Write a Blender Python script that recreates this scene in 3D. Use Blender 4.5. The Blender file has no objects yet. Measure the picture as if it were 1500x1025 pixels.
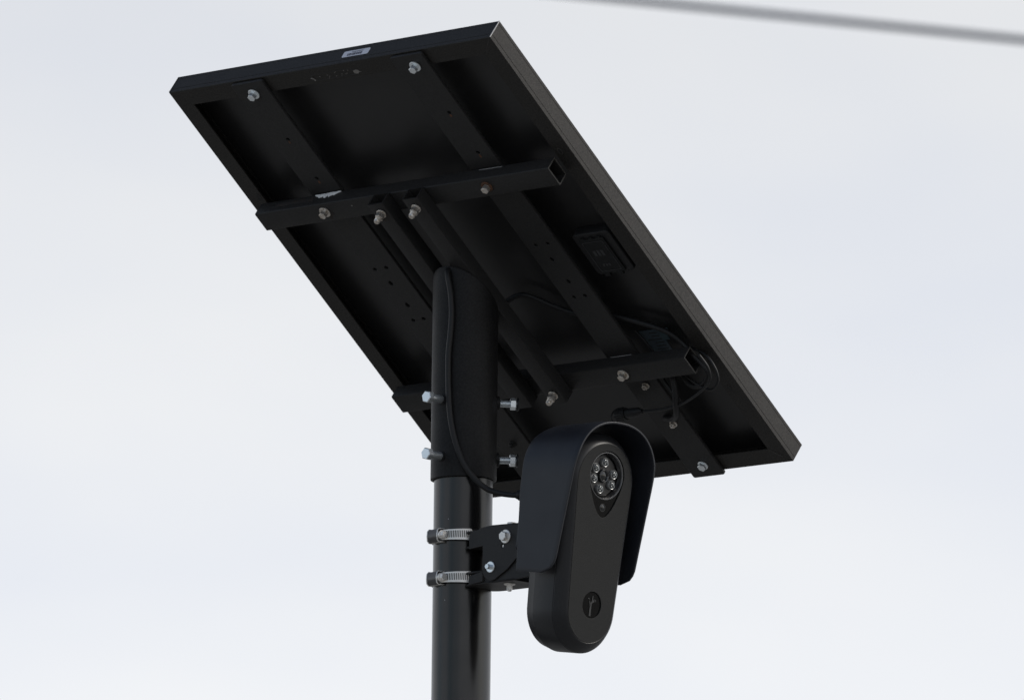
import bpy, bmesh, math, random
from mathutils import Vector, Matrix
random.seed(7)
sc = bpy.context.scene
C = sc.collection
OZ = 3.26                       # height of the mount origin (on the pole axis) above the ground
R = math.radians

# ------------------------------------------------------------------ camera
ELEV, ROLL = 0.172582, 0.0112776
fwd = Vector((0, math.cos(ELEV), math.sin(ELEV)))
up0 = Vector((0, -math.sin(ELEV), math.cos(ELEV)))
rt0 = Vector((1, 0, 0))
rt = rt0*math.cos(ROLL) + up0*math.sin(ROLL)
up = -rt0*math.sin(ROLL) + up0*math.cos(ROLL)
cd = bpy.data.cameras.new('camera'); cam = bpy.data.objects.new('camera', cd); C.objects.link(cam)
m = Matrix((rt, up, -fwd)).transposed().to_4x4()
m.translation = Vector((0.0584, -9.5017, -1.6556 + OZ))
cam.matrix_world = m
cd.sensor_width = 36; cd.lens = 36*11361.7/1500; cd.clip_start = 0.1; cd.clip_end = 3000
cd.dof.use_dof = True; cd.dof.focus_distance = 9.6; cd.dof.aperture_fstop = 10
cd.dof.aperture_blades = 9
sc.camera = cam

# ------------------------------------------------------------------ sky and sun
BIGLOC = (3.01, -0.55, 4.36)
SUN_EL, SUN_AZ = R(34), R(88)          # azimuth clockwise from +Y (away from the camera); sun is to the right
w = bpy.data.worlds.new('World'); sc.world = w; w.use_nodes = True
nt = w.node_tree; nt.nodes.clear()
def N(t, **k):
    n = nt.nodes.new(t)
    for a, b in k.items(): setattr(n, a, b)
    return n
out = N('ShaderNodeOutputWorld'); bg = N('ShaderNodeBackground'); bg.inputs[1].default_value = 0.1
sky = N('ShaderNodeTexSky', sky_type='NISHITA', sun_disc=False, sun_elevation=SUN_EL, sun_rotation=SUN_AZ, dust_density=1.0)
tc = N('ShaderNodeTexCoord')
mp = N('ShaderNodeMapping'); mp.inputs['Scale'].default_value = (7.0, 7.0, 17.0); mp.inputs['Location'].default_value = (0.55, 0.2, 0.3)
mp.inputs['Rotation'].default_value = (0, R(12), 0)
nz = N('ShaderNodeTexNoise'); nz.inputs['Scale'].default_value = 1.2; nz.inputs['Detail'].default_value = 4; nz.inputs['Roughness'].default_value = 0.45
nz2 = N('ShaderNodeTexNoise'); nz2.inputs['Scale'].default_value = 1.9; nz2.inputs['Detail'].default_value = 5; nz2.inputs['Roughness'].default_value = 0.5
cloud = N('ShaderNodeValToRGB')
cloud.color_ramp.elements[0].position = 0.36; cloud.color_ramp.elements[0].color = (7.52, 7.80, 8.42, 1)
cloud.color_ramp.elements[1].position = 0.64; cloud.color_ramp.elements[1].color = (8.35, 8.47, 8.68, 1)
# broken veil of cloud: thick low down, opening to blue higher up and in large gaps
sep = N('ShaderNodeSeparateXYZ')
big = N('ShaderNodeTexNoise'); big.inputs['Scale'].default_value = 1.1; big.inputs['Detail'].default_value = 3; big.inputs['Roughness'].default_value = 0.4
bmap = N('ShaderNodeMapping'); bmap.inputs['Location'].default_value = BIGLOC
elv = N('ShaderNodeMapRange'); elv.inputs['From Min'].default_value = 0.05; elv.inputs['From Max'].default_value = 0.75
elv.inputs['To Min'].default_value = 0.10; elv.inputs['To Max'].default_value = -0.16
add = N('ShaderNodeMath', operation='ADD')
cov = N('ShaderNodeMapRange', interpolation_type='SMOOTHSTEP'); cov.inputs['From Min'].default_value = 0.38; cov.inputs['From Max'].default_value = 0.60
cov.inputs['To Min'].default_value = 0.12; cov.inputs['To Max'].default_value = 0.97
mix = N('ShaderNodeMix', data_type='RGBA')
L = nt.links.new
L(tc.outputs['Generated'], mp.inputs['Vector']); L(mp.outputs[0], nz.inputs['Vector']); L(mp.outputs[0], nz2.inputs['Vector'])
tone = N('ShaderNodeMapRange', interpolation_type='SMOOTHERSTEP'); tone.inputs['From Min'].default_value = -0.02; tone.inputs['From Max'].default_value = 0.42
tone.inputs['To Min'].default_value = 1.17; tone.inputs['To Max'].default_value = 0.80
tmul = N('ShaderNodeVectorMath', operation='SCALE'); L(sep.outputs[2], tone.inputs[0]); L(cloud.outputs[0], tmul.inputs[0]); L(tone.outputs[0], tmul.inputs['Scale'])
L(nz.outputs['Fac'], cloud.inputs[0]); L(add.outputs[0], cov.inputs['Value'])
L(cov.outputs[0], mix.inputs['Factor']); L(tc.outputs['Generated'], sep.inputs[0]); L(tc.outputs['Generated'], bmap.inputs[0]); L(bmap.outputs[0], big.inputs['Vector'])
L(sep.outputs[2], elv.inputs[0]); L(big.outputs['Fac'], add.inputs[0]); L(elv.outputs[0], add.inputs[1]); L(sky.outputs[0], mix.inputs[6]); L(tmul.outputs[0], mix.inputs[7])
L(mix.outputs[2], bg.inputs[0]); L(bg.outputs[0], out.inputs[0])

sd = bpy.data.lights.new('sun', 'SUN'); sd.energy = 2.1; sd.angle = R(10); sd.color = (1, 0.95, 0.88)
so = bpy.data.objects.new('sun', sd); C.objects.link(so)
sdir = Vector((math.sin(SUN_AZ)*math.cos(SUN_EL), math.cos(SUN_AZ)*math.cos(SUN_EL), math.sin(SUN_EL)))
so.rotation_euler = sdir.to_track_quat('Z', 'Y').to_euler(); so.location = (3, -2, 8)

sc.view_settings.view_transform = 'Standard'; sc.view_settings.look = 'None'
sc.view_settings.exposure = 0; sc.view_settings.gamma = 1

# ------------------------------------------------------------------ materials
def mat(name, col, rough=0.5, metal=0.0, spec=0.5, grain=0.0, gscale=900, bump=0.0, bscale=1200, rvar=0.0, col2=None, c2scale=30, coat=0):
    ma = bpy.data.materials.new(name); ma.use_nodes = True
    t = ma.node_tree; b = t.nodes['Principled BSDF']
    b.inputs['Base Color'].default_value = (*col, 1); b.inputs['Roughness'].default_value = rough
    b.inputs['Metallic'].default_value = metal; b.inputs['Specular IOR Level'].default_value = spec
    b.inputs['Coat Weight'].default_value = coat
    co = t.nodes.new('ShaderNodeTexCoord')
    def noise(s, d=2):
        n = t.nodes.new('ShaderNodeTexNoise'); n.inputs['Scale'].default_value = s; n.inputs['Detail'].default_value = d
        t.links.new(co.outputs['Object'], n.inputs['Vector']); return n
    src = None
    if grain or col2:
        mx = t.nodes.new('ShaderNodeMix'); mx.data_type = 'RGBA'
        a, c = col, col2 or tuple(min(1, x*(1+grain)) for x in col)
        mx.inputs[6].default_value = (*a, 1); mx.inputs[7].default_value = (*c, 1)
        n = noise(c2scale if col2 else gscale, 3)
        mr = t.nodes.new('ShaderNodeMapRange'); mr.inputs['From Min'].default_value = .35; mr.inputs['From Max'].default_value = .7
        t.links.new(n.outputs['Fac'], mr.inputs[0]); t.links.new(mr.outputs[0], mx.inputs[0])
        t.links.new(mx.outputs[2], b.inputs['Base Color']); ma['mix'] = mx.name
    if rvar:
        n = noise(25, 4); mr = t.nodes.new('ShaderNodeMapRange'); mr.inputs['To Min'].default_value = rough-rvar; mr.inputs['To Max'].default_value = rough+rvar
        t.links.new(n.outputs['Fac'], mr.inputs[0]); t.links.new(mr.outputs[0], b.inputs['Roughness'])
    if bump:
        n = noise(bscale, 2); bp = t.nodes.new('ShaderNodeBump'); bp.inputs['Strength'].default_value = bump; bp.inputs['Distance'].default_value = 0.0004
        t.links.new(n.outputs['Fac'], bp.inputs['Height']); t.links.new(bp.outputs[0], b.inputs['Normal'])
    return ma
M_frame = mat('black_anodised_frame', (0.0122, 0.0112, 0.0100), 0.5, spec=.26, grain=1.7, gscale=480, bump=0.35, bscale=900, rvar=0.06)
M_back = mat('black_backsheet', (0.0175, 0.0172, 0.0172), 0.34, spec=0.35, rvar=0.05)
M_cell = mat('solar_cells', (0.01, 0.012, 0.02), 0.12)
M_steel = mat('black_powder_coat', (0.0205, 0.0200, 0.0196), 0.45, spec=.2, grain=0.6, gscale=700, bump=0.25, bscale=1100, rvar=0.07)
M_sleeve = mat('black_textured_sleeve', (0.0066, 0.0065, 0.0066), 0.52, spec=.22, grain=1.0, gscale=380, bump=0.6, bscale=420, rvar=0.08)
M_pole = mat('black_gloss_pole', (0.0055, 0.0055, 0.0056), 0.23, spec=.54, rvar=0.07, bump=0.9, bscale=22)
M_edge = mat('worn_cut_edge', (0.045, 0.042, 0.038), 0.5, grain=.6)
M_bare = mat('bare_aluminium_edge', (0.5, 0.49, 0.47), 0.45, metal=0.6)
M_zinc = mat('bright_zinc', (0.80, 0.84, 0.86), 0.30, metal=0.8, bump=0.15, bscale=700, rvar=0.08)
M_dull = mat('weathered_zinc', (0.66, 0.63, 0.59), 0.34, metal=0.8, col2=(0.46, 0.40, 0.33), c2scale=260, bump=0.3, bscale=900)
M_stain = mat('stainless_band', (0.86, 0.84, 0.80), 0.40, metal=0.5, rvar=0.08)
M_house = mat('shade_toned_steel', (0.09, 0.09, 0.092), 0.32, metal=0.8, rvar=.08)  # clamp housing: shaded interior and dark reflection put into the base colour
M_body = mat('black_abs_plastic', (0.0125, 0.0130, 0.0145), 0.42, spec=.36, grain=0.5, gscale=800, bump=0.15, bscale=1500)
M_plate = mat('dark_grey_textured_plastic', (0.0056, 0.0060, 0.0061), 0.6, spec=.25, grain=1.5, gscale=650, bump=0.6, bscale=900)
M_hood = mat('black_painted_hood', (0.0138, 0.0155, 0.0205), 0.42, spec=.42, col2=(0.019, 0.0208, 0.026), c2scale=22, rvar=0.08, bump=0.12, bscale=900)
M_gloss = mat('gloss_black_window', (0.0025, 0.0025, 0.0025), 0.15, spec=.18)
M_bowl = mat('dark_lens_bowl', (0.012, 0.012, 0.013), 0.3, grain=.5, gscale=1200)
M_rim = mat('grey_lens_rim', (0.11, 0.11, 0.112), 0.25, spec=.8)
M_led = mat('led_lens', (0.10, 0.11, 0.11), 0.12, metal=0.3, spec=0.8, col2=(0.02, 0.02, 0.02), c2scale=420)
M_ledring = mat('led_silver_ring', (0.34, 0.35, 0.35), 0.3, metal=0.6)
M_glass = mat('dark_camera_glass', (0.006, 0.007, 0.007), 0.05, spec=0.7)
M_rubber = mat('black_cable_rubber', (0.013, 0.013, 0.0135), 0.5, spec=.32, bump=0.2, bscale=500)
M_label = mat('sticker_paper', (0.62, 0.63, 0.68), 0.5, grain=0.1)
M_ink = mat('sticker_print', (0.12, 0.12, 0.15), 0.6)
M_faint = mat('embossed_grey', (0.026, 0.027, 0.028), 0.5)
M_blue = mat('blue_grey_label', (0.05, 0.068, 0.082), 0.35, grain=.4, gscale=500)
M_weld = mat('pale_ragged_patch', (0.62, 0.63, 0.63), 0.8, grain=0.3, gscale=600, bump=0.9, bscale=700)
M_bare_dim = mat('dull_bare_weld', (0.26, 0.255, 0.25), 0.6, grain=.5)
M_chip = mat('chipped_bare_metal', (0.16, 0.15, 0.14), 0.7, grain=0.5, gscale=700)
M_rust = mat('rusty_smear', (0.022, 0.015, 0.011), 0.8, col2=(0.012, 0.012, 0.0125), c2scale=160)
M_ruststrong = mat('rust_ring', (0.12, 0.05, 0.022), 0.85, col2=(0.03, 0.02, 0.015), c2scale=300)
M_ground = mat('dry_grass_ground', (0.23, 0.225, 0.21), 0.95, col2=(0.31, 0.305, 0.29), c2scale=0.6)
M_wire = mat('aged_wire', (0.03, 0.045, 0.085), 0.6, spec=.3)
M_dark = mat('shadow_gap', (0.004, 0.004, 0.004), 0.6)

# ------------------------------------------------------------------ helpers
def link(name, me, ma, parent=None, label=None, kind=None, smooth=None, bev=None):
    o = bpy.data.objects.new(name, me); C.objects.link(o)
    if ma is not None:
        for x in (ma if isinstance(ma, (list, tuple)) else [ma]): me.materials.append(x)
    if parent: o.parent = parent
    if label: o['label'] = label
    if kind: o['kind'] = kind
    if smooth is not None:
        me.polygons.foreach_set('use_smooth', [True]*len(me.polygons))
        me.update()
        if smooth > 0:
            try: me.set_sharp_from_angle(angle=R(smooth))
            except Exception: pass
    if bev:
        b = o.modifiers.new('edge', 'BEVEL'); b.width = bev; b.segments = 2; b.limit_method = 'ANGLE'; b.angle_limit = R(40)
        b.harden_normals = False
    return o
def top(name, label, cat, matrix, group=None):
    o = bpy.data.objects.new(name, None); C.objects.link(o); o.matrix_world = matrix
    o.empty_display_size = 0.05
    o['label'] = label; o['category'] = cat
    if group: o['group'] = group
    return o
def pyd(v, f):
    me = bpy.data.meshes.new('m'); me.from_pydata([tuple(x) for x in v], [], f); me.update(); return me
def bm2me(bm):
    bmesh.ops.recalc_face_normals(bm, faces=bm.faces)
    me = bpy.data.meshes.new('m'); bm.to_mesh(me); bm.free(); return me
def box(bm, c, s, mtx=None):
    r = bmesh.ops.create_cube(bm, size=1)
    for v in r['verts']:
        v.co = Vector((v.co.x*s[0]+c[0], v.co.y*s[1]+c[1], v.co.z*s[2]+c[2]))
        if mtx is not None: v.co = mtx @ v.co
def boxme(c, s):
    bm = bmesh.new(); box(bm, c, s); return bm2me(bm)
def lathe(bm, prof, n=32, mtx=None, close=True):
    """prof: (radius, z) points along local Z; caps where the radius is 0"""
    rings = []
    for r, z in prof:
        if r <= 1e-7: rings.append([bm.verts.new((0, 0, z))])
        else: rings.append([bm.verts.new((r*math.cos(2*math.pi*i/n), r*math.sin(2*math.pi*i/n), z)) for i in range(n)])
    for a, b in zip(rings, rings[1:]):
        for i in range(n):
            j = (i+1) % n
            if len(a) == 1 and len(b) == 1: continue
            if len(a) == 1: bm.faces.new((a[0], b[i], b[j]))
            elif len(b) == 1: bm.faces.new((a[i], a[j], b[0]))
            else: bm.faces.new((a[i], a[j], b[j], b[i]))
    if mtx is not None:
        for rg in rings:
            for v in rg: v.co = mtx @ v.co
def frame_z(o, z, x=None):
    """matrix whose local Z points along z, at o"""
    z = Vector(z).normalized()
    x = Vector(x) if x is not None else (Vector((0, 0, 1)) if abs(z.z) < .9 else Vector((1, 0, 0)))
    x = (x - z*x.dot(z)).normalized(); y = z.cross(x)
    mm = Matrix((x, y, z)).transposed().to_4x4(); mm.translation = Vector(o); return mm
def catmull(P, k=8):
    P = [Vector(p) for p in P]; Q = [2*P[0]-P[1]] + P + [2*P[-1]-P[-2]]; out = []
    for i in range(1, len(Q)-2):
        a, b, c, d = Q[i-1:i+3]
        for j in range(k):
            t = j/k
            out.append(.5*((2*b)+(c-a)*t+(2*a-5*b+4*c-d)*t*t+(3*b-a-3*c+d)*t**3))
    out.append(P[-1]); return out
def tube(bm, pts, r, n=12, smooth=True):
    P = catmull(pts) if smooth else [Vector(p) for p in pts]
    t0 = (P[1]-P[0]).normalized(); nrm = Vector((0, 0, 1)) if abs(t0.z) < .9 else Vector((1, 0, 0))
    nrm = (nrm-t0*nrm.dot(t0)).normalized(); rings = []
    for i, p in enumerate(P):
        t = (P[min(i+1, len(P)-1)]-P[max(i-1, 0)]).normalized()
        nrm = (nrm-t*nrm.dot(t)).normalized(); bn = t.cross(nrm)
        rings.append([bm.verts.new(p+r*(nrm*math.cos(2*math.pi*k/n)+bn*math.sin(2*math.pi*k/n))) for k in range(n)])
    for a, b in zip(rings, rings[1:]):
        for k in range(n): bm.faces.new((a[k], a[(k+1) % n], b[(k+1) % n], b[k]))
    bm.faces.new(rings[0]); bm.faces.new(rings[-1][::-1])
def tubeme(pts, r, n=12, smooth=True):
    bm = bmesh.new(); tube(bm, pts, r, n, smooth); return bm2me(bm)
def circle(cx, cy, r, n=20): return [(cx+r*math.cos(2*math.pi*i/n), cy+r*math.sin(2*math.pi*i/n)) for i in range(n)]
def rrect(x0, y0, x1, y1, r, n=5, skip=()):
    out = []
    for k, (cx, cy) in enumerate(((x1-r, y1-r), (x0+r, y1-r), (x0+r, y0+r), (x1-r, y0+r))):
        if k in skip:
            out.append(((x1, y1), (x0, y1), (x0, y0), (x1, y0))[k]); continue
        for i in range(n+1):
            a = math.pi/2*(k+i/n); out.append((cx+r*math.cos(a), cy+r*math.sin(a)))
    return out
def plate(outer, holes, z0, z1, bevel=0.0, mtx=None):
    """solid plate cut from outline with real through holes, between z0 and z1 of local Z"""
    cu = bpy.data.curves.new('c', 'CURVE'); cu.dimensions = '2D'; cu.fill_mode = 'BOTH'
    th = abs(z1-z0)/2; cu.extrude = th-bevel
    if bevel: cu.bevel_depth = bevel; cu.bevel_resolution = 1; cu.offset = -bevel
    for k, lp in enumerate([outer]+list(holes)):
        s = cu.splines.new('POLY'); s.points.add(len(lp)-1); s.use_cyclic_u = True
        for i, p in enumerate(lp): s.points[i].co = (p[0], p[1], 0, 1)
    o = bpy.data.objects.new('c', cu); C.objects.link(o)
    bpy.context.view_layer.update()
    me = bpy.data.meshes.new_from_object(o.evaluated_get(bpy.context.evaluated_depsgraph_get()))
    bpy.data.objects.remove(o); bpy.data.curves.remove(cu)
    me.transform(Matrix.Translation((0, 0, (z0+z1)/2)))
    if mtx is not None: me.transform(mtx)
    return me
def hexhead(bm, af, z0, z1, mtx, rot=0):
    rr = af/math.sqrt(3); pr = []
    for rad, z in ((rr, z0), (rr, z1-af*.06), (rr*.88, z1)):
        pr.append([bm.verts.new(mtx @ Vector((rad*math.cos(rot+math.pi/3*i), rad*math.sin(rot+math.pi/3*i), z))) for i in range(6)])
    for a, b in zip(pr, pr[1:]):
        for i in range(6): bm.faces.new((a[i], a[(i+1) % 6], b[(i+1) % 6], b[i]))
    bm.faces.new(pr[0]); bm.faces.new(pr[-1][::-1])
def thread(r, z0, z1, pitch=0.0013):
    pr = [(0, z0), (r*.9, z0)]; z = z0+pitch/2; k = 0
    while z < z1-.0012:
        pr.append((r if k % 2 == 0 else r*.86, z)); z += pitch/2; k += 1
    pr += [(r*.8, z1), (0, z1)]; return pr
def bolt(parent, pos, axis, af=0.011, hh=0.006, washer=0.008, ma=M_zinc, stub=0.0, stub_r=0.0035, rust=False, rot=0.3, name='hex_bolt', label=None, lock=False):
    """hex bolt standing on pos along axis: washer and shank are its sub-parts"""
    mt = frame_z(pos, axis)
    bm = bmesh.new(); z = 0.0
    if washer: z = 0.0016
    hexhead(bm, af, z+(0.0016 if lock else 0), z+hh, mt, rot)
    b = link(name, bm2me(bm), ma, parent, label=label)
    if washer:
        bm = bmesh.new(); lathe(bm, [(stub_r*.8, 0.0001), (washer, 0.0001), (washer, 0.0011), (washer*.93, 0.0016), (stub_r*.8, 0.0016)], 28, mt)
        if lock: lathe(bm, [(0.003, z), (washer*.78, z), (washer*.78, z+.0015), (0.003, z+.0015)], 24, mt)
        link('washer', bm2me(bm), M_ruststrong if rust else ma, b, smooth=35)
    if stub:
        bm = bmesh.new(); lathe(bm, thread(stub_r, z+hh-.0005, z+hh+stub), 20, mt)
        link('threaded_end', bm2me(bm), ma, b, smooth=50)
    return b

# ------------------------------------------------------------------ ground
S = 900
bm = bmesh.new()
n = 60
gv = [[bm.verts.new(((i/n-.5)*2*S, (j/n-.5)*2*S, -0.02+0.04*math.sin(i*1.7)*math.cos(j*2.1))) for j in range(n+1)] for i in range(n+1)]
for i in range(n):
    for j in range(n): bm.faces.new((gv[i][j], gv[i+1][j], gv[i+1][j+1], gv[i][j+1]))
link('ground', bm2me(bm), M_ground, kind='structure')

# ------------------------------------------------------------------ pole
PR = 0.0365
pole = top('steel_pole', 'upright round glossy black steel pole carrying the camera and solar panel', 'pole', Matrix.Translation((0, 0, 0)))
bm = bmesh.new(); lathe(bm, [(0, -0.4), (PR, -0.4), (PR, OZ-0.02), (PR-.003, OZ-0.02), (PR-.003, OZ-0.05), (0, OZ-0.05)], 96)
link('shaft', bm2me(bm), M_pole, pole, smooth=40)
for x_, z_ in ((-.0178, -.2172), (-.021, -.318)):
    y_ = -math.sqrt(PR*PR-x_*x_)
    bm = bmesh.new(); bmesh.ops.create_icosphere(bm, subdivisions=1, radius=.00055, matrix=Matrix.Translation((x_, y_, z_+OZ)) @ Matrix.Diagonal((1, .4, 1.2, 1)))
    link('dust_speck', bm2me(bm), M_label, pole)
bm = bmesh.new(); lathe(bm, [(PR+.0004, 0.0), (0.11, 0.0), (0.11, 0.035), (0.10, 0.045), (PR+.0004, 0.05)], 64)
link('base_collar', bm2me(bm), M_steel, pole, smooth=30)

# ------------------------------------------------------------------ panel frame of reference
U = Vector((0.7537, -0.6572, 0)).normalized()
V = Vector((0.5243, 0.6013, -0.6029)); V = (V-U*V.dot(U)).normalized()
Wn = U.cross(V)                     # sun side of the panel
A = Vector((-0.3739, -0.0122, 0.3192+OZ))
PT4 = Matrix((U, V, Wn)).transposed().to_4x4(); PT4.translation = A      # true right-handed frame of the panel
PM = PT4 @ Matrix.Diagonal((1, -1, 1, 1))                                 # shapes below are drawn with y = -v; flipped once at the end
PW, PH, PT = 0.5324, 0.7330, 0.0294
def pl(u, v, wz): return Vector((u, -v, wz))          # panel local coordinates
panel = top('solar_panel', 'tilted black framed solar panel seen from beneath on top of the pole', 'solar panel', PT4)
# frame rails with mitred corners
prof = [(0, 0.0006), (0.0006, 0), (0.0247, 0), (0.0250, 0.0004), (0.0250, 0.0018), (0.0022, 0.0018), (0.0022, 0.0215), (0.0105, 0.0215), (0.0105, 0.0228),
        (0.0035, 0.0228), (0.0035, 0.0272), (0.0085, 0.0272), (0.0085, PT-.0004), (0.0080, PT), (0.0006, PT), (0, PT-.0006), (0, 0.0252), (0.0003, 0.0250), (0.0003, 0.0247), (0, 0.0245),
        (0, 0.0064), (0.0004, 0.0062), (0.0004, 0.0059), (0, 0.0057)]
def rail(p0, d, inw, ln):
    v = []
    for e in (0, 1):
        for x, z in prof:
            s = x+.00015 if e == 0 else ln-x-.00015
            v.append(Vector(p0)+Vector(d)*s+Vector(inw)*x+Vector((0, 0, z)))
    k = len(prof); f = [[i, (i+1) % k, k+(i+1) % k, k+i] for i in range(k)]+[list(range(k)), list(range(2*k-1, k-1, -1))]
    bm = bmesh.new(); vs = [bm.verts.new(q) for q in v]
    for q in f: bm.faces.new([vs[i] for i in q])
    return bm2me(bm)
for p0, d, i, ln in ((pl(0, 0, 0), (1, 0, 0), (0, -1, 0), PW), (pl(0, PH, 0), (1, 0, 0), (0, 1, 0), PW),
                     (pl(0, 0, 0), (0, -1, 0), (1, 0, 0), PH), (pl(PW, 0, 0), (0, -1, 0), (-1, 0, 0), PH)):
    link('frame_rail', rail(p0, d, i, ln), M_frame, panel)
link('backsheet', boxme((PW/2, -PH/2, 0.0246), (PW-.008, PH-.008, 0.0034)), M_back, panel)
link('glass', boxme((PW/2, -PH/2, 0.0268), (PW-.008, PH-.008, 0.0006)), M_glass, panel)
for i in range(4):
    for j in range(9):
        if i == 0 and j == 0: cellme = boxme((0, 0, 0), (0.117, 0.073, 0.0002)); cellme.materials.append(M_cell)
        o = bpy.data.objects.new('solar_cell', cellme); C.objects.link(o); o.parent = panel
        o.location = pl(0.078+i*0.1256, 0.052+j*0.0786, 0.0273)
# bare bright corners
link('bare_corner_edge', tubeme([pl(PW, 0, 0.0006), pl(PW, 0, PT-.0006)], 0.0007, 6, False), M_bare, panel)
link('bare_corner_edge', tubeme([pl(PW-.003, .003, -0.0001), pl(PW-.02, .02, -0.0001)], 0.00025, 6, False), M_edge, panel)
link('bare_corner_edge', tubeme([pl(PW-.010, PH-.010, -0.0001), pl(PW-.025, PH-.025, -0.0001)], 0.0005, 6, False), M_edge, panel)
link('bare_corner_edge', tubeme([pl(0.0002, -0.0002, 0.001), pl(0.0002, -0.0002, PT-.001)], 0.0004, 6, False), M_edge, panel)
# white barcode sticker on the upper rail
st = link('barcode_sticker', plate(rrect(0.2852, 0.0100, 0.3285, 0.0208, 0.0022), [], 0, 0.0003), M_label, panel, label='small white barcode sticker')
rot = Matrix(((1, 0, 0, 0), (0, 0, 1, 0), (0, 1, 0, 0), (0, 0, 0, 1)))     # (x,y,z) -> (x, z, y): onto the outer face of the rail
st.data.transform(rot); st.data.flip_normals()
bm = bmesh.new(); x = 0.2935
while x < 0.3170:
    wd = random.choice((.0004, .0007, .0011)); box(bm, (x+wd/2, 0.00045, 0.0137), (wd, 0.0002, 0.0042)); x += wd+random.choice((.0004, .0006, .0009))
link('barcode', bm2me(bm), M_ink, st)
bm = bmesh.new(); x = 0.3000
while x < 0.3180:
    box(bm, (x, 0.00045, 0.0180+random.uniform(-.0002, .0002)), (0.0009, 0.0002, random.uniform(.0010, .0016))); x += .0014
link('serial_number', bm2me(bm), M_ink, st)
# drain slots, chipped patches on the upper rail flange
def patch(u, v, du, dv, z, ma, name, seed, th=0.0004, parent=panel, k=22, rag=.3, label=None):
    rnd = random.Random(seed)
    lp = [((1+rnd.uniform(-rag, rag))*du*math.cos(2*math.pi*i/k)+u, (1+rnd.uniform(-rag, rag))*dv*math.sin(2*math.pi*i/k)-v) for i in range(k)]
    return link(name, plate(lp, [], z-th, z), ma, parent, label=label)
patch(0.3045, 0.0165, 0.0046, 0.0030, 0.0, M_chip, 'paint_chip', 3)
link('paint_chip', tubeme([pl(0.2300, .0150, -.0002), pl(0.2335, .0170, -.0002), pl(0.2345, .0200, -.0002)], 0.0009, 6), M_chip, panel)
for k in range(16):
    patch(0.236+random.random()*.075, 0.0115+random.random()*.008, .0007, .0006, 0.0, M_chip, 'paint_speck', 40+k, th=.00015, k=8)
link('old_label_outline', plate(rrect(0.2325, -0.0205, 0.300, -0.0105, .001), [rrect(0.2330, -0.0200, 0.2995, -0.0110, .001)], -0.0002, 0.0), M_faint, panel)
for (u, v) in ((0.019, 0.186), (0.019, 0.62), (0.516, 0.189), (0.516, 0.60)):
    lp = [(u-.0030*math.cos(a), -v+.0055*math.sin(a)) for a in [2*math.pi*i/16 for i in range(16)]]
    inn = [(u-.0024*math.cos(a), -v+.0049*math.sin(a)) for a in [2*math.pi*i/16 for i in range(16)]]
    link('slot_rim', plate(lp, [inn], -.0003, 0.0), M_edge if v < .3 and u > .4 else M_steel, panel)
    link('mounting_slot', plate(inn, [], -.00015, 0.0), M_dark, panel)
# junction box on the backsheet
jb = link('junction_box', plate(rrect(0.434, -0.397, 0.494, -0.329, 0.006), [], 0.0080, 0.0229, bevel=.0015), M_rubber, panel)
link('box_cover', plate(rrect(0.442, -0.394, 0.482, -0.337, 0.002), [], 0.0055, 0.0082, bevel=.0006), M_plate, jb)
link('cover_rim', plate(rrect(0.4455, -0.390, 0.4785, -0.341, .002), [rrect(0.4463, -0.3892, 0.4777, -0.3418, .002)], 0.0050, 0.0056), M_faint, jb)
for k in range(3): link('cover_tab', boxme(pl(0.449+k*.013, 0.3365, 0.0074), (0.006, 0.004, 0.003)), M_plate, jb)
for k in range(2): link('cover_tab', boxme(pl(0.450+k*.021, 0.3965, 0.0074), (0.008, 0.005, 0.003)), M_plate, jb)
bm = bmesh.new()
for k in range(3): box(bm, pl(0.456+k*.0045, 0.380, 0.0053), (0.0028, 0.0040, .0004))
for k in range(3): box(bm, pl(0.455+k*.006, 0.360, 0.0053), (0.0042, 0.009, .0004))
link('moulded_marking', bm2me(bm), M_faint, jb)
# rating label and small tag
rl = link('rating_label', plate(rrect(0.4150, -0.575, 0.449, -0.508, .001), [], 0.0222, 0.0229), M_blue, panel, label='blue grey rating label')
bm = bmesh.new()
for k in range(9):
    wdt = random.uniform(.012, .025); box(bm, pl(0.445-wdt/2, 0.513+k*.0055, 0.0220), (wdt, 0.0012, 0.0004))
link('label_text', bm2me(bm), M_faint, rl)
link('cable_tag', boxme(pl(0.462, 0.512, 0.016), (0.010, 0.013, 0.008)), mat('blue_grey_clip', (0.05, .075, .085), .4), panel)

# ------------------------------------------------------------------ mount under the panel
mount = top('panel_mount', 'black welded steel mount of straps, square tubes and pole sleeve under the panel', 'panel mount', PT4)
WS = -0.005
def strap(u0, u1, mir):
    uc = (u0+u1)/2
    hs = [circle(uc+(.005 if mir else -.005), -0.0200, .0040)]
    for (u, v, r) in ((.4010, .0991, .0026), (.4010, .1672, .0026), (.3870, .3250, .0027), (.4063, .3250, .0027), (.3955, .3512, .0027), (.3965, .3900, .0027),
                      (.3880, .4160, .0027), (.4058, .4160, .0027), (.4007, .5731, .0030), (.4007, .6416, .0030), (.4007, .7163, .0040)):
        uu = u if mir else u-.2675
        if (v in (.3512, .3900)):
            hs.append([(uu+.0026*math.cos(a), -v+.0042*math.sin(a)) for a in [2*math.pi*i/16 for i in range(16)]])
        else: hs.append(circle(uu, -v, r, 14))
    return plate(rrect(u0, -(PH+.0035), u1, -.0020, .0025), hs, WS, -0.0004, bevel=.0007)
for u0, u1, mir in ((0.1068, 0.1585, 0), (0.3715, 0.4220, 1)):
    link('strap', strap(u0, u1, mir), M_steel, mount)
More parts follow.
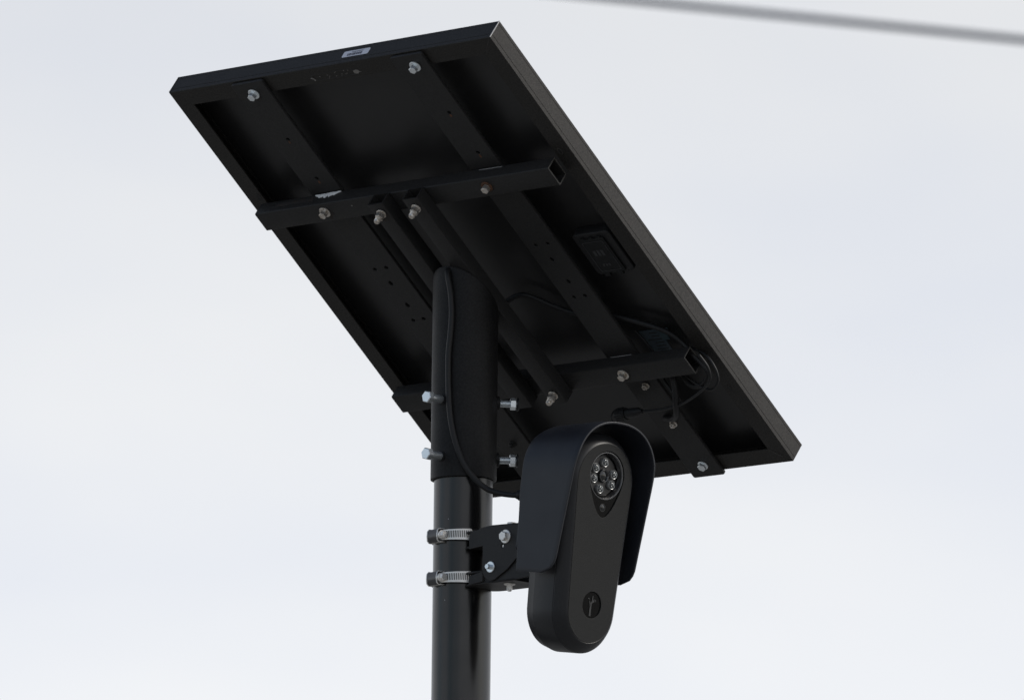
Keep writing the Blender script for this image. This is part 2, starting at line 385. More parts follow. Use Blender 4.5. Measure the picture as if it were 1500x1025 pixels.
def rtube(p0, p1, wd, hh, nrm=(0, 0, 1), wall=.0018):
    """hollow rectangular tube from p0 to p1 (centre line), wd across, hh along nrm"""
    p0, p1, nz_ = Vector(p0), Vector(p1), Vector(nrm); d = (p1-p0).normalized(); x = d.cross(nz_)
    bm = bmesh.new(); rr = []
    for e in (p0, p1):
        for k in (0, wall):
            r_ = .0016-(.0010 if k else 0); lp = rrect(-wd/2+k, -hh/2+k, wd/2-k, hh/2-k, r_, 3)
            rr.append([bm.verts.new(e+x*a+nz_*b) for a, b in lp])
    n = len(rr[0])
    for i in range(n):
        j = (i+1) % n
        bm.faces.new((rr[0][i], rr[0][j], rr[2][j], rr[2][i])); bm.faces.new((rr[1][i], rr[3][i], rr[3][j], rr[1][j]))
        f = bm.faces.new((rr[0][i], rr[1][i], rr[1][j], rr[0][j])); f.material_index = 1
        f = bm.faces.new((rr[2][i], rr[2][j], rr[3][j], rr[3][i])); f.material_index = 1
    return bm2me(bm)
for v0, v1 in ((0.1920, 0.2215), (0.5195, 0.5490)):
    vc = (v0+v1)/2
    link('cross_tube', rtube(pl(0.0215, vc, WS-.0102), pl(0.5075, vc, WS-.0102), v1-v0, 0.0200), [M_steel, M_edge], mount, smooth=30)
WA = WS-.0202
for u0, u1 in ((0.2245, 0.2495), (0.2820, 0.3070)):
    link('arm_tube', rtube(pl((u0+u1)/2, 0.1900, WA-.0102), pl((u0+u1)/2, 0.5500, WA-.0102), u1-u0, 0.0200), [M_steel, M_steel], mount, smooth=30)
WB = WA-.0204                       # outer face of the arms
# bolts
for (u, v) in ((0.1338, 0.0200), (0.4012, 0.0200)):
    bolt(mount, pl(u, v, WS-.0003), (0, 0, -1), .0092, .0072, .0078, M_zinc, rot=.2+u)
for (u, v) in ((0.3997, 0.7163), (0.1330, .7163)):
    bolt(mount, pl(u, v, WS-.0003), (0, 0, -1), .0100, .0045, .0070, M_zinc, rot=.6)
for (u, v, mb) in ((0.4007, 0.5731, M_dull), (0.4007, 0.6416, M_dull), (0.1330, .6416, M_steel), (.1330, .5731, M_steel)):
    bolt(mount, pl(u, v, WS-.0003), (0, 0, -1), .0072, .0035, .0052, mb, stub=.002, stub_r=.0022)
for (u, v, ru) in ((0.1315, 0.2055, False), (0.4005, 0.2055, True), (0.4005, 0.5335, False), (0.1315, .5335, False)):
    bolt(mount, pl(u, v, WA+.0002-.0003), (0, 0, -1), .0090, .0068, .0078, M_dull, rust=ru, rot=.5, label='bolt with rusty washer' if ru else None)
    if ru: patch(u+.001, v-.001, .0105, .0100, WA+.0001, M_rust, 'rust_ring', 9, th=.0002, parent=mount, rag=.1)
for (u, v) in ((0.2380, 0.2055), (0.2955, 0.2055), (0.2955, 0.5345)):
    bolt(mount, pl(u, v, WB-.0002), (0, 0, -1), .0098, .0075, .0066, M_dull, stub=.0070, stub_r=.0040, rot=.1, name='lock_nut', lock=True)
for (u, v) in ((.1335, .1040), (.1335, .1725), (.4010, .1040), (.4010, .1725)):
    patch(u, v, .0016, .0028, WS, M_ruststrong, 'rust_drip', int(v*1e4), th=.0002, parent=mount, k=10)
for (u, v) in ((.1335, .2090), (.2380, .2105), (.4005, .5370), (.1340, .0240)):
    patch(u, v, .0085, .0080, (WA if v > .2 else WS) if u != .2380 else WB+.0003, M_rust, 'rust_ring', int(u*1e4), th=.0002, parent=mount, rag=.25)
# pale ragged patches where the straps meet the tubes
def ragged(pts, name, seed, ma=M_weld, vv=.192, t=0.0016):
    rnd = random.Random(seed); bm = bmesh.new(); k = 26; up_, lo = [], []
    for i in range(k+1):
        a = i/k; u = pts[0]+(pts[1]-pts[0])*a
        h = pts[3]*math.sin(math.pi*min(1, a*1.02))**.8*(1+rnd.uniform(-.35, .35))+.0004
        z = pts[2]+rnd.uniform(-.0004, .0004)+(-.0015*(1-a) if pts[3] > .002 else 0)
        ring = [Vector((u, -(vv-.0001), z+h*.25)), Vector((u, -(vv-t), z)), Vector((u, -(vv-t*.8), z-h*.6)), Vector((u, -(vv-.0001), z-h))]
        ring = [bm.verts.new(q) for q in ring]
        if up_:
            for q in range(4): bm.faces.new((up_[q], up_[(q+1) % 4], ring[(q+1) % 4], ring[q]))
        up_ = ring
    return link(name, bm2me(bm), ma, mount, smooth=50)
ragged((0.1160, 0.1585, -.0068, .0052), 'pale_residue', 5)
ragged((0.3870, 0.4250, -.0078, .0002), 'bare_weld_line', 6, ma=M_bare_dim, t=.0004)
ragged((0.3790, 0.4130, -.0062, .0003), 'bare_weld_line', 8, ma=M_bare_dim, t=.0004, vv=.5195)
bm = bmesh.new(); tube(bm, [pl(0.052, .1917, -.014), pl(.08, .1916, -.0138), pl(.115, .1916, -.0142)], .0035, 8)
for v_ in bm.verts: v_.co.y = -.1918+(v_.co.y+.1918)*.06
link('rust_smear', bm2me(bm), M_rust, mount)
patch(0.1790, 0.2020, .0012, .0010, WA-.0001, M_chip, 'paint_speck', 77, th=.0002, parent=mount, k=8)
# pole sleeve, cut along the arms, with through bolts
SR = 0.0410
to_l = PM.inverted()
def sleeve():
    bm = bmesh.new(); n = 96; rr = []
    zb = OZ-0.1645
    def ztop(x, y):
        # plane of the outer face of the arms: (P-A).Wn = WB+0.0003
        return A.z + ((WB-.0002) - (x-A.x)*Wn.x - (y-A.y)*Wn.y)/Wn.z
    for rad, e in ((SR, 0), (SR-.0040, 0), (SR, 1), (SR-.0040, 1)):
        rg = []
        for i in range(n):
            a = 2*math.pi*i/n; x, y = rad*math.cos(a), rad*math.sin(a)
            rg.append(bm.verts.new(to_l @ Vector((x, y, zb if e == 0 else ztop(x, y)))))
        rr.append(rg)
    for i in range(n):
        j = (i+1) % n
        bm.faces.new((rr[0][i], rr[0][j], rr[2][j], rr[2][i])); bm.faces.new((rr[1][i], rr[3][i], rr[3][j], rr[1][j]))
        bm.faces.new((rr[0][i], rr[1][i], rr[1][j], rr[0][j])); bm.faces.new((rr[2][i], rr[2][j], rr[3][j], rr[3][i]))
    return bm2me(bm)
link('pole_sleeve', sleeve(), M_sleeve, mount, smooth=40, bev=.0008)
BD = Vector((-.69, -.724, 0)).normalized()
for zc in (-.0675, -.1385):
    c = Vector((0, 0, OZ+zc))
    mt = to_l @ frame_z(c+BD*(SR-.002), BD)
    bm = bmesh.new(); lathe(bm, [(0, 0), (.0048, 0), (.0048, .0222), (0, .0222)], 24, mt)
    sh = link('set_bolt', bm2me(bm), M_zinc, mount, smooth=40)
    bm = bmesh.new(); hexhead(bm, .0135, .0222, .0295, mt, rot=.25); link('bolt_head', bm2me(bm), M_zinc, sh)
    bm = bmesh.new(); lathe(bm, [(.0047, .0010), (.0072, .0010), (.0068, .0026), (.0049, .0030)], 24, mt); link('weld_collar', bm2me(bm), M_sleeve, sh, smooth=40)
BE = Vector((.985, .10, 0)).normalized()
for zc in (-.0675, -.1385):
    c = Vector((0, 0, OZ+zc+.0010))
    mt = to_l @ frame_z(c+BE*(SR-.002), BE)
    bm = bmesh.new(); lathe(bm, thread(.0046, 0, .0285), 20, mt)
    sh = link('set_bolt', bm2me(bm), M_zinc, mount, smooth=50)
    bm = bmesh.new(); hexhead(bm, .0130, .0185, .0255, mt, rot=.1); link('bolt_head', bm2me(bm), M_zinc, sh)
    bm = bmesh.new(); lathe(bm, [(.0046, .0262), (.0080, .0262), (.0088, .0275), (.0080, .0290), (0, .0290)], 24, mt); link('rubber_cap', bm2me(bm), M_rubber, sh, smooth=40)
    bm = bmesh.new(); lathe(bm, [(.0047, .001), (.0098, .001), (.0090, .0045), (.0049, .0055)], 24, mt); link('weld_collar', bm2me(bm), M_sleeve, sh, smooth=40)

# ------------------------------------------------------------------ bracket, clamps (frame: n towards the camera front, s across, z up)
NH = Vector((.72, -.694, 0)).normalized(); SV = Vector((-NH.y, NH.x, 0))
BM = Matrix((NH, SV, Vector((0, 0, 1)))).transposed().to_4x4(); BM.translation = Vector((0, 0, OZ))
br = top('camera_bracket', 'black steel bracket joining the camera to the pole above and below the clamps', 'bracket', BM)
toS = Matrix(((1, 0, 0, 0), (0, 0, 1, 0), (0, 1, 0, 0), (0, 0, 0, 1)))   # plate (x,y) -> (n,z), thickness along s
def side(outer, holes, s0, s1, bev=.0005):
    me = plate(outer, holes, s0, s1, bev, toS); me.flip_normals(); return me
def arc(cx, cy, r, a0, a1, n=6): return [(cx+r*math.cos(R(a0+(a1-a0)*i/n)), cy+r*math.sin(R(a0+(a1-a0)*i/n))) for i in range(n+1)]
outer = [(.0430, -.2395), (.052, -.2365), (.066, -.2330), (.080, -.2318), (.128, -.2340), (.128, -.2735), (.108, -.2890)] + arc(.0820, -.2850, .0155, -50, -180, 8) + \
        [(.0665, -.2790), (.0665, -.2560), (.0430, -.2580)]
for sg in (-1, 1):
    if sg > 0: outer = [(max(.074, a_), b_) for a_, b_ in outer]
    link('side_plate', side(outer, [circle(.1000, -.2590, .0022, 12)], sg*.0330, sg*.0305), M_steel, br)
    # lower fork of the pole-side plate
    if sg < 0: link('fork_tab', side([(.0430, -.2915), (.0668, -.2870), (.0668, -.3000), (.0430, -.3026)], [], sg*.0329, sg*.0304), M_steel, br)
    link('swivel_plate', side([(.0780, -.2310), (.178, -.2340), (.178, -.2900), (.166, -.2992), (.120, -.3018), (.0670, -.3016), (.0670, -.2920), (.078, -.2850)], [], sg*.0300, sg*.0278), M_steel, br)
# V-notched saddle webs bearing on the pole
def web(z0, z1, n1=.130):
    notch = [(PR*math.cos(a)+.0006, PR*math.sin(a)) for a in [R(-40+80*i/16) for i in range(17)]]
    lp = [(.0430, .0302), (n1, .0302), (n1, -.0302), (.0430, -.0302), (.0360, -.0290)]+notch+[(.0360, .0290)]
    return plate(lp, [], z0, z1, .0004)
for z0, z1, n1 in ((-.2375, -.2350, .105), (-.2560, -.2535, .066), (-.2880, -.2855, .066)):
    link('saddle_web', web(z0, z1, n1), M_steel, br)
link('lower_web', web(-.3028, -.3003, .118), M_steel, br)
link('swivel_floor', plate([(.118, .0275), (.172, .0275), (.172, -.0275), (.118, -.0275)], [], -.2930, -.2905, .0004), M_steel, br)
link('camera_block', plate(rrect(-.021, -.290, .021, -.226, .004), [], .1560, .1900, .001, Matrix(((0, 0, 1, 0), (1, 0, 0, 0), (0, 1, 0, 0), (0, 0, 0, 1)))), M_steel, br)
link('foot_block', boxme((.152, -.020, -.2960), (.022, .014, .012)), M_steel, br, bev=.001)
bolt(br, (.1060, -.0331, -.2480), (0, -1, 0), .0105, .0055, .0085, M_stain, rot=.1)
bolt(br, (.0810, -.0331, -.2835), (0, -1, 0), .0060, .0060, .0070, M_zinc, rot=.4, name='dome_bolt')
bolt(br, (.1000, -.0300, -.2590), (0, -1, 0), .0038, .0014, 0, M_stain, name='set_screw')
bolt(br, (.0950, -.012, -.2335), (0, 0, 1), .0105, .0045, .0080, M_stain, name='pivot_bolt')
bolt(br, (.0930, -.0120, -.3028), (0, 0, -1), .0062, .0065, .0072, M_stain, stub=.0015, stub_r=.0028, name='pivot_nut')
bolt(br, (.1480, -.030, -.2930), (.2, -1, -.6), .0060, .0030, 0, M_stain, name='set_screw')

def clamp(zc, label):
    """worm-drive hose clamp round the pole"""
    t = top('hose_clamp', label, 'hose clamp', Matrix.Translation((0, 0, OZ+zc)), group='hose clamps round the pole')
    rb = PR+.0012; hw = .0068
    n = 96; v, f = [], []
    for i in range(n):
        a = 2*math.pi*i/n
        for r_, z in ((rb, -hw), (rb, hw), (rb-.0009, hw), (rb-.0009, -hw)): v.append((r_*math.cos(a), r_*math.sin(a), z))
    for i in range(n):
        a, b = 4*i, 4*((i+1) % n)
        for k in range(4): f.append((a+k, b+k, b+(k+1) % 4, a+(k+1) % 4))
    link('band', pyd(v, f), M_steel, t, smooth=30)
    # loose tail with its slots: from the housing over the front of the pole
    a0, a1 = math.atan2(-.40, -.915), math.atan2(-.955, .30)   # (clockwise seen from below is fine)
    a0, a1 = a0 % (2*math.pi), a1 % (2*math.pi)
    def tp(q, z, dr=0):
        a = a0+(a1-a0)*q; r_ = PR+.0042+.0012*math.sin(math.pi*q)+.0022*q+dr
        return Vector((r_*math.cos(a), r_*math.sin(a), z))
    K = 48; bm = bmesh.new(); prev = None
    for i in range(K+1):
        q = i/K; h = hw if q < .93 else hw-.0035*(1-math.sqrt(max(0, 1-((q-.93)/.07)**2)))
        h *= .82+.22*q
        ring = [bm.verts.new(tp(q, zz, dr)) for zz, dr in ((-h, 0), (h, 0), (h, -.0008), (-h, -.0008))]
        if prev:
            for k in range(4): bm.faces.new((prev[k], prev[(k+1) % 4], ring[(k+1) % 4], ring[k]))
        else: bm.faces.new(ring)
        prev = ring
    bm.faces.new(prev[::-1]); link('band_tail', bm2me(bm), M_stain, t, smooth=40)
    bm = bmesh.new(); q = .42
    while q < .965:
        zz = -.0042+.0004; z1_ = .0046
        c1, c2, c3, c4 = tp(q, zz, .0003), tp(q+.0165, zz, .0003), tp(q+.0225, z1_, .0003), tp(q+.006, z1_, .0003)
        fs = [bm.verts.new(x_) for x_ in (c1, c2, c3, c4)]+[bm.verts.new(x_*1.0+Vector((0, 0, 0))-Vector((x_.x, x_.y, 0)).normalized()*.0009) for x_ in (c1, c2, c3, c4)]
        for id_ in ((0, 1, 2, 3), (7, 6, 5, 4), (0, 4, 5, 1), (1, 5, 6, 2), (2, 6, 7, 3), (3, 7, 4, 0)): bm.faces.new([fs[k] for k in id_])
        q += .0360
    link('thread_slots', bm2me(bm), M_dark, t, kind='stuff')
    nrm = Vector((-.80, -.60, 0)).normalized(); tg = Vector((-nrm.y, nrm.x, 0))*-1
    if tg.y > 0: tg = -tg
    c = nrm*(PR+.0050)
    HM = Matrix((tg, nrm, Vector((0, 0, 1)))).transposed().to_4x4(); HM.translation = c
    # housing: a curved shell open towards the screw
    bm = bmesh.new(); prev = None
    sec = [(-.0042, -.0082), (.0022, -.0082), (.0046, -.0060), (.0054, 0), (.0046, .0060), (.0022, .0082), (-.0042, .0082)]
    K = len(sec); th = .0008; rings = []
    for xx in (-.0105, .0095):
        rings.append([bm.verts.new(HM @ Vector((xx, y, z))) for y, z in sec]); rings.append([bm.verts.new(HM @ Vector((xx, y-th*.9, z*.90))) for y, z in sec])
    for k in range(K-1):
        bm.faces.new((rings[0][k], rings[0][k+1], rings[2][k+1], rings[2][k])); bm.faces.new((rings[1][k], rings[3][k], rings[3][k+1], rings[1][k+1]))
        bm.faces.new((rings[0][k], rings[1][k], rings[1][k+1], rings[0][k+1])); bm.faces.new((rings[2][k], rings[2][k+1], rings[3][k+1], rings[3][k]))
    for k in (0, K-1): bm.faces.new((rings[0][k], rings[2][k], rings[3][k], rings[1][k]))
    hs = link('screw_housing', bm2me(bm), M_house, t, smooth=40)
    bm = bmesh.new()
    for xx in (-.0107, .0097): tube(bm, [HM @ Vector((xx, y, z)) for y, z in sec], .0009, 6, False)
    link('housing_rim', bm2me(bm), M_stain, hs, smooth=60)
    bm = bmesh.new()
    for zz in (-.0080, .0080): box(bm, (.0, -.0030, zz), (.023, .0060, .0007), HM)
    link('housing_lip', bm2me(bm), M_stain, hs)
    SM = HM @ Matrix.Translation((0, .0008, 0)) @ Matrix.Rotation(R(90), 4, 'Y')
    bm = bmesh.new(); lathe(bm, thread(.0044, -.010, .0140, .0022), 20, SM)
    w_ = link('worm_screw', bm2me(bm), M_stain, t, smooth=40)
    bm = bmesh.new(); hexhead(bm, .0082, .0150, .0205, SM, .2); lathe(bm, [(0, .0138), (.0056, .0138), (.0056, .0152), (0, .0152)], 24, SM)
    link('screw_head', bm2me(bm), M_stain, w_)
clamp(-.2375, 'stainless worm-drive hose clamp round the pole, the upper of the two')
clamp(-.2905, 'stainless worm-drive hose clamp round the pole, the lower of the two')

# ------------------------------------------------------------------ the camera
PIT = R(8.0)
FF = NH*math.cos(PIT)-Vector((0, 0, 1))*math.sin(PIT); QV = NH*math.sin(PIT)+Vector((0, 0, 1))*math.cos(PIT)
CM = Matrix((SV, -FF, QV)).transposed().to_4x4(); CM.translation = Vector((.1740, -.1706, -.1835+OZ))+SV*.0
cctv = top('surveillance_camera', 'black pole camera with a hood and a ring of lights, tilted down beside the pole', 'surveillance camera', CM)
def cl(s, f, q): return Vector((s, -f, q))
def teardrop(rt_, qt, rb_, qb, n=72, ins=0, s0=0.0):
    """outline of the convex hull of two circles one above the other"""
    rt_ -= ins; rb_ -= ins; d = qt-qb; al = math.asin((rt_-rb_)/d); out_ = []
    a0 = -al; m1 = n//2
    for i in range(m1+1):
        a = a0+(math.pi-2*a0)*i/m1; out_.append((s0+rt_*math.cos(a), qt+rt_*math.sin(a)))
    for i in range(m1+1):
        a = math.pi+al+(math.pi-2*al)*i/m1; out_.append((s0+rb_*math.cos(a), qb+rb_*math.sin(a)))
    return out_
OUT = (.0605, -.0080, .0525, -.1650)
def loft(secs, cap0=True, cap1=True, base=OUT):
    bm = bmesh.new(); prev = None
    for f_, ins in secs:
        ring = [bm.verts.new(cl(s, f_, q)) for s, q in teardrop(*base, ins=ins)]
        if prev:
            for k in range(len(ring)): bm.faces.new((prev[k], prev[(k+1) % len(ring)], ring[(k+1) % len(ring)], ring[k]))
        elif cap0: bm.faces.new(ring)
        prev = ring
    if cap1: bm.faces.new(prev)
    return bm2me(bm)
link('rear_shell', loft([(-.0660, .020), (-.0655, .013), (-.0640, .0080), (-.0610, .0042), (-.0478, .0004), (-.0470, 0), (-.0146, 0), (-.0142, .0005), (-.0142, .004)]), M_body, cctv, smooth=28)
bev = [(-.0146+.0005, .004), (-.0140, .0004), (-.0133, .0001), (-.0118, .0008), (-.0060, .0056), (-.0018, .0100), (-.0007, .0118), (-.0002, .0129)]
link('front_shell', loft(bev+[(-.0004, .0133), (-.0105, .0136)]), M_body, cctv, smooth=50)
LS, LQ = .0028, .0003                       # lens window centre
half = [(.0000, .0302), (-.0090, .0288), (-.0170, .0262), (-.0230, .0236), (-.0330, .0186), (-.0400, .0143), (-.0450, .0103), (-.0485, .0066), (-.0505, .0030)]
tear = [(LS+.0302*math.cos(R(180*i/32)), LQ+.0302*math.sin(R(180*i/32))) for i in range(33)]
tear += [(LS-h_-.0006*(-q_/.05), LQ+q_) for q_, h_ in half[1:]] + [(LS-.0006, LQ-.0509)] + [(LS+h_-.0006*(-q_/.05), LQ+q_) for q_, h_ in half[:0:-1]]
XZ = Matrix(((1, 0, 0, 0), (0, 0, -1, 0), (0, 1, 0, 0), (0, 0, 0, 1)))      # (x,y,z)->(x,-z,y): y is q, z is forward f
pouter = teardrop(.0471, -.0080, .0391, -.1650)
BADS, BADQ, BADR = .0012, -.1578, .0163
link('face_plate', plate(pouter, [tear, circle(BADS, BADQ, BADR, 48)], -.0100, 0.0, .0004, XZ), M_plate, cctv, smooth=30)
link('sensor_window', plate([(LS+(x-LS)*.998, y) for x, y in tear], [circle(LS, LQ, .0282, 64)], -.0100, -.0016, .0003, XZ), M_gloss, cctv, smooth=30)
CX = XZ @ Matrix.Translation((LS, LQ, 0))
bm = bmesh.new(); lathe(bm, [(.0292, -.0017), (.0289, -.0009), (.0284, -.0008), (.0279, -.0014), (.0276, -.0026)], 72, CX); link('window_rim', bm2me(bm), M_rim, cctv, smooth=50)
bm = bmesh.new(); lathe(bm, [(.0280, -.0020), (.0266, -.0064), (.0255, -.0077), (0, -.0078)], 72, CX); link('lens_bowl', bm2me(bm), M_bowl, cctv, smooth=35)
bm = bmesh.new(); lathe(bm, [(.0252, -.0075), (.0250, -.0066), (.0240, -.0064), (.0238, -.0075)], 64, CX); link('bowl_step', bm2me(bm), M_gloss, cctv, smooth=35)
for a, rr_ in ((93, .0166), (152, .0176), (195, .0178), (253, .0170), (327, .0172), (12, .0170)):
    LM = CX @ Matrix.Translation((rr_*math.cos(R(a)), rr_*math.sin(R(a)), -.0077))
    bm = bmesh.new(); lathe(bm, [(.0056, 0), (.0056, .0030), (.0052, .0036), (.0047, .0034), (.0046, .0020)], 28, LM)
    lo = link('infrared_light', bm2me(bm), M_ledring, cctv, smooth=40)
    bm = bmesh.new(); lathe(bm, [(.0046, .0022), (.0041, .0034), (.0026, .0044), (0, .0048)], 24, LM); link('light_dome', bm2me(bm), M_led, lo, smooth=60)
    bm = bmesh.new(); box(bm, (.0012, .0012, .0047), (.0007, .0038, .0006), LM); box(bm, (-.0014, -.0018, .0044), (.0016, .0008, .0006), LM); link('dome_glint', bm2me(bm), M_zinc, lo)  # pale bars stand in for streak reflections on the dome
LM = CX @ Matrix.Translation((0, 0, -.0078))
bm = bmesh.new(); lathe(bm, [(.0085, 0), (.0080, .0030), (.0070, .0036), (.0062, .0030), (.0055, .0018), (.0040, .0022), (0, .0034)], 40, LM); link('camera_lens', bm2me(bm), M_glass, cctv, smooth=35)
bm = bmesh.new(); lathe(bm, [(.0074, .0033), (.0071, .0038), (.0067, .0035)], 40, LM); link('lens_ring', bm2me(bm), M_rim, cctv, smooth=60)
SM_ = XZ @ Matrix.Translation((LS-.001, -.0385, -.0016))
bm = bmesh.new(); lathe(bm, [(.0050, -.0002), (.0049, .0006), (.0044, .0006), (.0042, -.0001)], 36, SM_); sr = link('sensor_ring', bm2me(bm), M_faint, cctv, smooth=40)
bm = bmesh.new(); lathe(bm, [(.0042, .0001), (.0030, .0006), (0, .0009)], 32, SM_); link('sensor_lens', bm2me(bm), M_glass, sr, smooth=60)
# round badge with the twig emblem
link('badge', plate(circle(BADS, BADQ, BADR-.0003, 48), [], -.0100, -.0014, .0003, XZ), M_gloss, cctv, smooth=30)
def stroke(pts, wd):
    pts = [Vector((x, y, 0)) for x, y in pts]; l_, r_ = [], []
    for i, p in enumerate(pts):
        t = (pts[min(i+1, len(pts)-1)]-pts[max(0, i-1)]).normalized(); nn = Vector((-t.y, t.x, 0)); hw_ = wd[i]/2
        l_.append((BADS+p.x+nn.x*hw_, BADQ+p.y+nn.y*hw_)); r_.append((BADS+p.x-nn.x*hw_, BADQ+p.y-nn.y*hw_))
    return plate(l_+r_[::-1], [], -.0016, -.0008, 0, XZ)
for pts, wd in ((((-.0012, -.0135), (-.0012, -.006), (-.0010, .0010), (.0010, .0045), (.0013, .0115)), (.0032, .0028, .0026, .0018, .0012)),
                (((-.0016, -.001), (-.0030, .0030), (-.0042, .0050)), (.0022, .0014, .0008)),
                (((.0010, .0030), (.0030, .0048), (.0044, .0074)), (.0014, .0022, .0008)),
                (((-.0040, .0066), (-.0056, .0078), (-.0070, .0076)), (.0006, .0014, .0004)),
                (((.0050, .0044), (.0062, .0056), (.0070, .0072)), (.0005, .0012, .0004))):
    link('twig_emblem', stroke(pts, wd), M_faint, cctv)
# hood: folded shell over the body
HR, HQ = .0700, -.0040
def hoodpath():
    out_ = []
    for i in range(20): out_.append((-HR, -.1270+(HQ+.1270)*i/20, -1.0, 0.0))
    for i in range(41):
        a = math.pi-math.pi*i/40; ca, sa = math.cos(a), max(0, math.sin(a)); pw = 2/2.35
        out_.append((HR*math.copysign(abs(ca)**pw, ca), HQ+HR*.985*sa**pw, ca, sa))
    for i in range(1, 21): out_.append((HR, HQ-(HQ+.1270)*i/20, 1.0, 0.0))
    return out_
def ffront(q):
    f_ = .0165 if q > .022 else .0165-(.022-q)*.128
    rr_ = .020
    if q < -.127+rr_: f_ -= rr_*(1-math.sqrt(max(0, 1-((-.127+rr_-q)/rr_)**2)))
    return f_
def hood(off):
    bm = bmesh.new(); pa = hoodpath(); NF = 16; grid = []
    for s, q, ns, nq in pa:
        ff = ffront(q); col = []; fr0 = -.0725+.0085*max(0, (-.03-q)/.097)
        for j in range(NF+1):
            t = (j/NF)**1.6; f_ = fr0+(ff-fr0)*t
            d = max(0, (-.060-f_)/.014); ins = (.0075*(1-math.sqrt(max(0, 1-d*d)))+.0085*max(0, min(1, -f_/.074)))*max(0, nq)
            col.append(bm.verts.new(cl(s-ns*off, f_, q-nq*off-ins)))
        grid.append(col)
    for a, b in zip(grid, grid[1:]):
        for j in range(NF): bm.faces.new((a[j], a[j+1], b[j+1], b[j]))
    return bm2me(bm)
ho = link('hood', hood(.0), M_hood, cctv, smooth=60)
sm = ho.modifiers.new('thickness', 'SOLIDIFY'); sm.thickness = .0026; sm.offset = 0
bm_ = ho.modifiers.new('edge', 'BEVEL'); bm_.width = .0006; bm_.segments = 2; bm_.limit_method = 'ANGLE'; bm_.angle_limit = R(50)
# back plate of the hood and the cable gland
def hood_back():
    lp = []
    for s, q, ns, nq in hoodpath():
        lp.append((s*.975, max(-.100, q)-.0160*max(0, nq)-nq*.002))
    return plate(lp, [], -.0722, -.0700, 0, XZ)
link('hood_back', hood_back(), M_hood, cctv)
for k in range(2): link('hood_spacer', boxme(cl(-.045+.09*k, -.066, -.05), (.012, .014, .03)), M_body, cctv)
gp = CM.inverted() @ Vector((.0720, -.068, -.1920+OZ)); gd = (CM.inverted().to_3x3() @ NH)
gm = frame_z(gp, gd)
bm = bmesh.new(); lathe(bm, [(0, -.008), (.0042, -.008), (.0050, -.004), (.0068, -.003), (.0068, .001), (.0058, .002), (.0074, .003), (.0074, .008), (.0062, .009), (.0080, .010), (.0080, .018), (.0064, .019), (.0064, .048), (0, .048)], 28, gm)
link('cable_gland', bm2me(bm), M_rubber, cctv, smooth=40)

# ------------------------------------------------------------------ cables
def cable(name, pts, r, label, world=True, group=None):
    P = [Vector(p)+Vector((0, 0, OZ)) for p in pts] if world else [PM @ pl(*p) for p in pts]
    o = link(name, tubeme(P, r, 14), M_rubber, smooth=180)
    o['label'] = label; o['category'] = 'cable'
    if group: o['group'] = group
    return o
cable('camera_cable', [(-.010, .020, .100), (-.0160, -.010, .1000), (-.0215, -.0320, .0955), (-.0222, -.0402, .0860), (-.0183, -.0414, .0635), (-.0168, -.0421, .0376), (-.0182, -.0416, .0119), (-.0203, -.0407, -.0137), (-.0200, -.0409, -.048),
      (-.0187, -.0414, -.0738), (-.0157, -.0428, -.0996), (-.0094, -.0446, -.1255), (.001, -.0465, -.1511), (.0139, -.0470, -.1685), (.0290, -.0490, -.1815), (.0450, -.0560, -.1880), (.0600, -.0630, -.1912), (.0720, -.0680, -.1920)],
      .0036, 'black cable running down the pole sleeve and curving into the camera')
pc = 'loose wiring under the lower right of the panel'
cable('panel_cable', [(.262, .417, -.008), (.272, .4150, .004), (.300, .4130, .010), (.3299, .4393, .012), (.3533, .4562, .013), (.385, .462, .013), (.4117, .4675, .010), (.4448, .4846, .010), (.4727, .5008, .008), (.4891, .5177, .004), (.503, .535, -.006), (.517, .556, -.016), (.500, .572, -.018), (.478, .576, -.014), (.465, .566, -.004), (.455, .553, .008)],
      .0034, 'long black cable arching behind the arm toward the open end of the lower tube', False, pc)
cable('panel_cable', [(.440, .545, .006), (.4540, .5560, -.008), (.4570, .5700, -.020), (.4520, .5880, -.030), (.4410, .6060, -.030), (.4240, .6190, -.022), (.4060, .6270, -.012), (.3950, .6300, -.0065)],
      .0040, 'thick black cable hanging in a hook below the lower tube', False, pc)
cable('panel_cable', [(.527, .522, -.020), (.5330, .5400, -.026), (.5280, .5560, -.030), (.5120, .5680, -.030), (.4900, .5790, -.030), (.4600, .5900, -.030), (.4300, .5945, -.030), (.4050, .5945, -.030), (.386, .5935, -.030)],
      .0019, 'thin black cable sweeping from the panel edge to the round connector', False, pc)
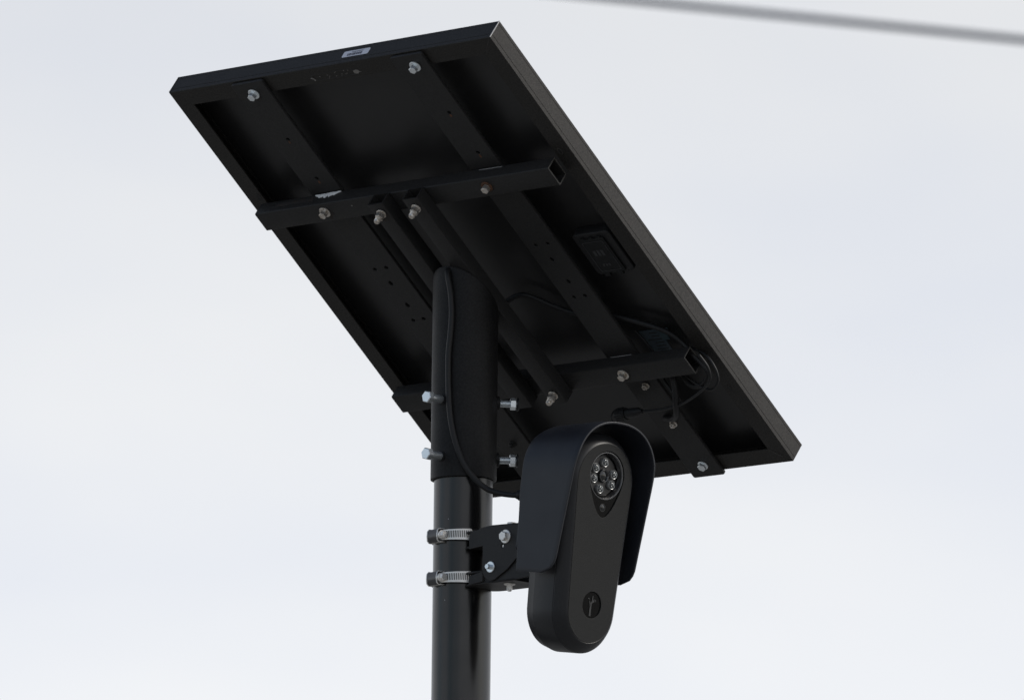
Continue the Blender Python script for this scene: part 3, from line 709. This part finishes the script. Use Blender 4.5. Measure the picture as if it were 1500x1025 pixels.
cable('panel_cable', [(.480, .530, .012), (.5180, .5350, -.004), (.5330, .5480, -.016), (.5330, .5640, -.024), (.5180, .5760, -.026), (.500, .574, -.022), (.476, .562, -.010), (.462, .548, .004)],
      .0017, 'thin black cable looping outside the open tube end near the frame', False, pc)
cable('panel_cable', [(.418, .500, .018), (.428, .518, .012), (.434, .540, .006), (.438, .560, -.008), (.4480, .5740, -.020), (.456, .590, -.024)],
      .0017, 'thin black cable crossing the blue grey rating label', False, pc)
cm_ = PT4 @ frame_z(Vector((.3880, .5935, -.030)), Vector((-1, .03, 0)))
cn = top('cable_connector', 'black round in-line cable connector hanging above the camera hood', 'cable connector', cm_)
bm = bmesh.new(); lathe(bm, [(0, -.006), (.0030, -.006), (.0042, -.002), (.0056, 0), (.0056, .006), (.0062, .007), (.0062, .020), (0, .020)], 32); link('socket', bm2me(bm), M_rubber, cn, smooth=40)
bm = bmesh.new(); lathe(bm, [(.0063, .0205), (.0076, .0205), (.0080, .0225), (.0080, .034), (.0072, .036), (0, .036)], 32)
for k in range(14):
    a = 2*math.pi*k/14; box(bm, (.0080*math.cos(a), .0080*math.sin(a), .0285), (.0014, .0014, .010))
link('screw_collar', bm2me(bm), M_rubber, cn)
bm = bmesh.new(); tube(bm, [(.0095*math.cos(a), .0065*math.sin(a)+.001, .039+.001*math.sin(2*a)) for a in [2*math.pi*i/16 for i in range(17)]], .0010, 8); link('retaining_loop', bm2me(bm), M_rubber, cn, smooth=180)

# ------------------------------------------------------------------ overhead wire far behind
pts = []
for i in range(-30, 31):
    x = i*1.2; pts.append((x, 21.0, 5.142-.0925*x+.0002*x*x+OZ))
wr = link('overhead_wire', tubeme(pts, .0145, 10, False), M_wire, smooth=180)
wr['label'] = 'blurred grey overhead wire crossing the sky at the upper right'; wr['category'] = 'overhead wire'

# ------------------------------------------------------------------ panel and mount shapes: y = -v becomes y = v
done = set()
def flip(o):
    for ch in o.children:
        ch.location.y = -ch.location.y
        if ch.data.name not in done:
            done.add(ch.data.name)
            ch.data.transform(Matrix.Diagonal((1, -1, 1, 1))); ch.data.flip_normals()
        flip(ch)
flip(panel); flip(mount)
